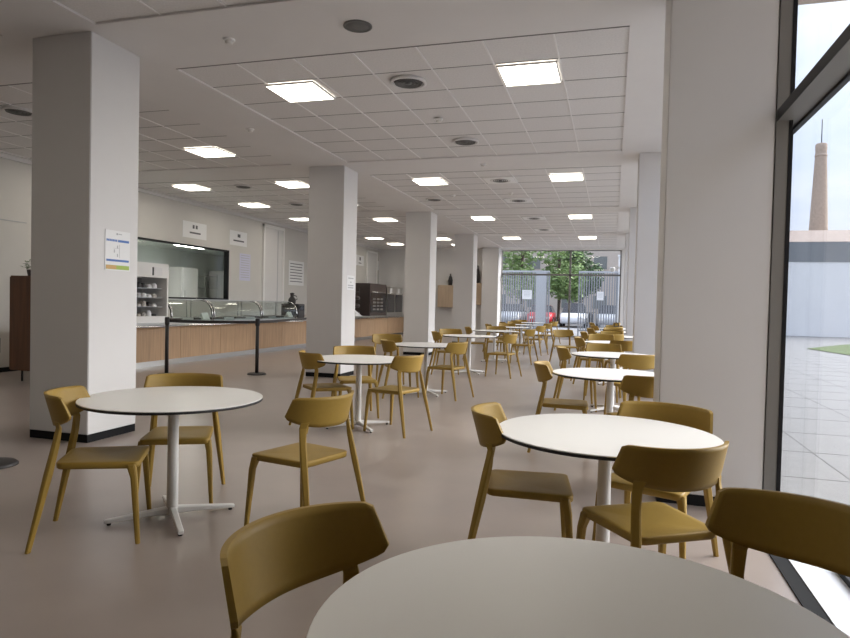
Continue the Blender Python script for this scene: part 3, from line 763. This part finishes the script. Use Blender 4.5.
for x, z, a, b, l in ((-3.97, 1.9, .46, .44, 'white notice on the left louvred screen outside'), (-.57, 1.9, .30, .40, 'white notice on the right louvred screen outside')):
    t = thing('gate_notice', (x, 30.96, z), l, 'notice'); B(-a / 2, a / 2, -.008, 0, -b / 2, b / 2).obj('sheet', M['paper'], t)
    mb = MB(); [mb.box(-a * .35, a * .35, -.010, -.008, b * (.3 - .15 * i), b * (.34 - .15 * i)) for i in range(4)]; mb.obj('print', M['lgrey'], t)
t = thing('white_gatepost', (.5, 31.2, 0), 'broad white gatepost right of the louvred screens outside', 'gatepost'); B(-.3, .35, -.2, .2, 0, 3.75).obj('post', M['owall'], t, bevel=.02)
B(-.33, .38, -.23, .23, 3.75, 3.82).obj('cap', M['owall'], t)
t = thing('security_camera', (-.05, YE + .28, 2.92), 'white dome security camera outside the end window, upper right', 'camera')
MB().lathe([(.03, -.09), (.09, -.07), (.11, 0), (.11, .06), (.08, .10)], 20).obj('dome', M['wmetal'], t); B(.05, .36, -.03, .03, .06, .11).obj('bracket', M['wmetal'], t)
# cars
def car(x, y, m, label, L_=4.2, hgt=1.45, rz=0.0):
    t = thing('parked_car', (x, y, -.02), label, 'car', 'parked cars', rz); h = L_ / 2
    sec = [(-h, .45, .75, .62), (-h + .12, .28, .86, .78), (-h + .7, .25, .95, .84), (-h + 1.1, .25, .98, .86), (0, .25, .98, .88), (h - 1.1, .25, .97, .86), (h - .5, .25, .90, .84), (h - .1, .28, .78, .78), (h, .42, .66, .66)]
    vs = []; fs = []
    for x_, z0, z1, wd in sec: vs += [(x_, -wd, z0 + .08), (x_, -wd * .9, z0), (x_, wd * .9, z0), (x_, wd, z0 + .08), (x_, wd, z1 - .08), (x_, wd * .88, z1), (x_, -wd * .88, z1), (x_, -wd, z1 - .08)]
    for k in range(len(sec) - 1):
        for i in range(8): j = (i + 1) % 8; fs.append((k * 8 + i, k * 8 + j, k * 8 + 8 + j, k * 8 + 8 + i))
    fs += [tuple(range(8)), tuple(range((len(sec) - 1) * 8, len(sec) * 8))]
    MB().add(vs, fs, True).obj('body', M[m], t)
    vs = []
    for x_, z, wd in ((-h + .35, .93, .80), (-h + .9, hgt - .06, .62), (.45, hgt, .62), (h - 1.15, .95, .80)):
        vs += [(x_, -wd, z), (x_, wd, z)]
    for k in (0, 3): pass
    cab = MB().add(vs, [(0, 2, 4, 6), (1, 7, 5, 3), (0, 1, 3, 2), (4, 5, 7, 6), (0, 6, 7, 1)]).obj('windows', M['ovenw'], t)
    MB().add([(-h + .88, -.63, hgt - .05), (.47, -.63, hgt + .01), (.47, .63, hgt + .01), (-h + .88, .63, hgt - .05), (-h + .9, -.6, hgt - .1), (.4, -.6, hgt - .05), (.4, .6, hgt - .05), (-h + .9, .6, hgt - .1)],
             [(0, 1, 2, 3), (0, 4, 5, 1), (1, 5, 6, 2), (2, 6, 7, 3), (3, 7, 4, 0)]).obj('roof', M[m], t)
    for sx in (-h + .8, h - .85):
        for sy in (-.80, .80):
            w_ = MB().lathe([(.31, -.1), (.33, -.07), (.33, .07), (.31, .1)], 24).obj('wheel', M['tyre'], t); w_.rotation_euler = (PI / 2, 0, 0); w_.location = (sx, sy, .33)
            q = MB().lathe([(.2, -.105), (.2, .105)], 16).obj('hubcap', M['chrome'], w_)
    for sy in (-.55, .55): B(h - .06, h + .005, sy - .14, sy + .14, .55, .68).obj('headlamp', M['wmetal'], t)
HP = -PI / 2
car(-6.9, 45.6, 'silver', 'silver parked car nose on, behind the left louvred screen', 4.2, 1.5, HP)
car(-4.75, 45.6, 'red', 'red parked car nose on, left in the gap between the screens', 3.9, 1.45, HP)
car(-2.55, 45.8, 'wcar', 'white parked car nose on, in the gap between the screens', 4.3, 1.65, HP)
car(-.15, 45.6, 'silver', 'silver parked car nose on, behind the right louvred screen', 4.2, 1.55, HP)
t = thing('scooter', (-1.38, 44.2, -.02), 'dark scooter parked between the white and the silver car', 'scooter', None, HP)
MB().loft([(0, 0, .25), (0, 0, .5), (0, 0, .80), (0, 0, .86)], [(.9, .18), (.8, .34), (.7, .30), (.55, .2)]).obj('body', M['oven'], t, bevel=.03)
MB().loft([(.45, 0, .3), (.55, 0, .7), (.5, 0, 1.0)], [(.12, .3), (.1, .38), (.08, .2)]).obj('front_shield', M['dark'], t, bevel=.02)
MB().tube([(.45, -.32, 1.08), (.5, 0, 1.02), (.45, .32, 1.08)], .02).obj('handlebar', M['dark'], t); B(-.42, .15, -.14, .14, .86, .95).obj('seat', M['dark'], t, bevel=.03)
for sx in (-.5, .6):
    w_ = MB().lathe([(.2, -.06), (.23, -.04), (.23, .04), (.2, .06)], 20).obj('wheel', M['tyre'], t); w_.rotation_euler = (PI / 2, 0, 0); w_.location = (sx, 0, .23)
# trees and house
def tree(x, y, h, r, m, label, n=2600):
    t = thing('tree', (x, y, -.02), label, 'tree', 'trees along the street')
    MB().tube([(0, 0, 0), (.05, 0, h * .3), (-.05, .1, h * .55), (0, 0, h * .8)], .14).obj('trunk', M['bark'], t)
    mb = MB(); blobs = [(Vector((random.uniform(-.6, .6) * r, random.uniform(-.6, .6) * r, random.uniform(.38, .95) * h)), random.uniform(.35, .6) * r) for _ in range(14)]
    for i in range(n):
        c, br = random.choice(blobs)
        d = Vector((random.gauss(0, 1), random.gauss(0, 1), random.gauss(0, .9))).normalized() * br * random.uniform(.6, 1.05)
        p = c + d; u = Vector((random.gauss(0, 1), random.gauss(0, 1), random.gauss(0, .5))).normalized() * random.uniform(.12, .22); v = u.cross(Vector((random.gauss(0, 1), random.gauss(0, 1), random.gauss(0, 1)))).normalized() * .09
        mb.add([p - u, p + v, p + u, p - v], [(0, 1, 2, 3)])
    mb.obj('foliage', M[m], t)
tree(-6.9, 50.5, 7.0, 2.5, 'leaf', 'light green leafy tree behind the left louvred screen')
tree(-4.2, 52.5, 6.6, 2.3, 'leaf', 'green tree over the gap between the screens')
tree(-2.6, 54.5, 6.2, 1.9, 'leaf2', 'darker green tree beside the beige house')
tree(-10.8, 51, 7.6, 2.6, 'leaf', 'green tree farther left along the street')
t = thing('beige_house', (-2, 64, 0), 'beige house with shuttered windows behind the trees at the end', 'house')
B(-18, 12, 0, 8, 0, 9).obj('wall', M['beige'], t)
for x in (-5.6, -2.2, .75, 4.2, -9):
    for z in (1.2, 5.0):
        f = B(x - .7, x + .7, -.04, 0.02, z, z + 1.35).obj('window', M['beige'], t); B(x - .62, x + .62, -.06, -.03, z + .06, z + 1.29).obj('shutter', M['shutter'], f)
B(-18.3, 12.3, -.4, 8.4, 9, 9.3).obj('roof', M['roof'], t)
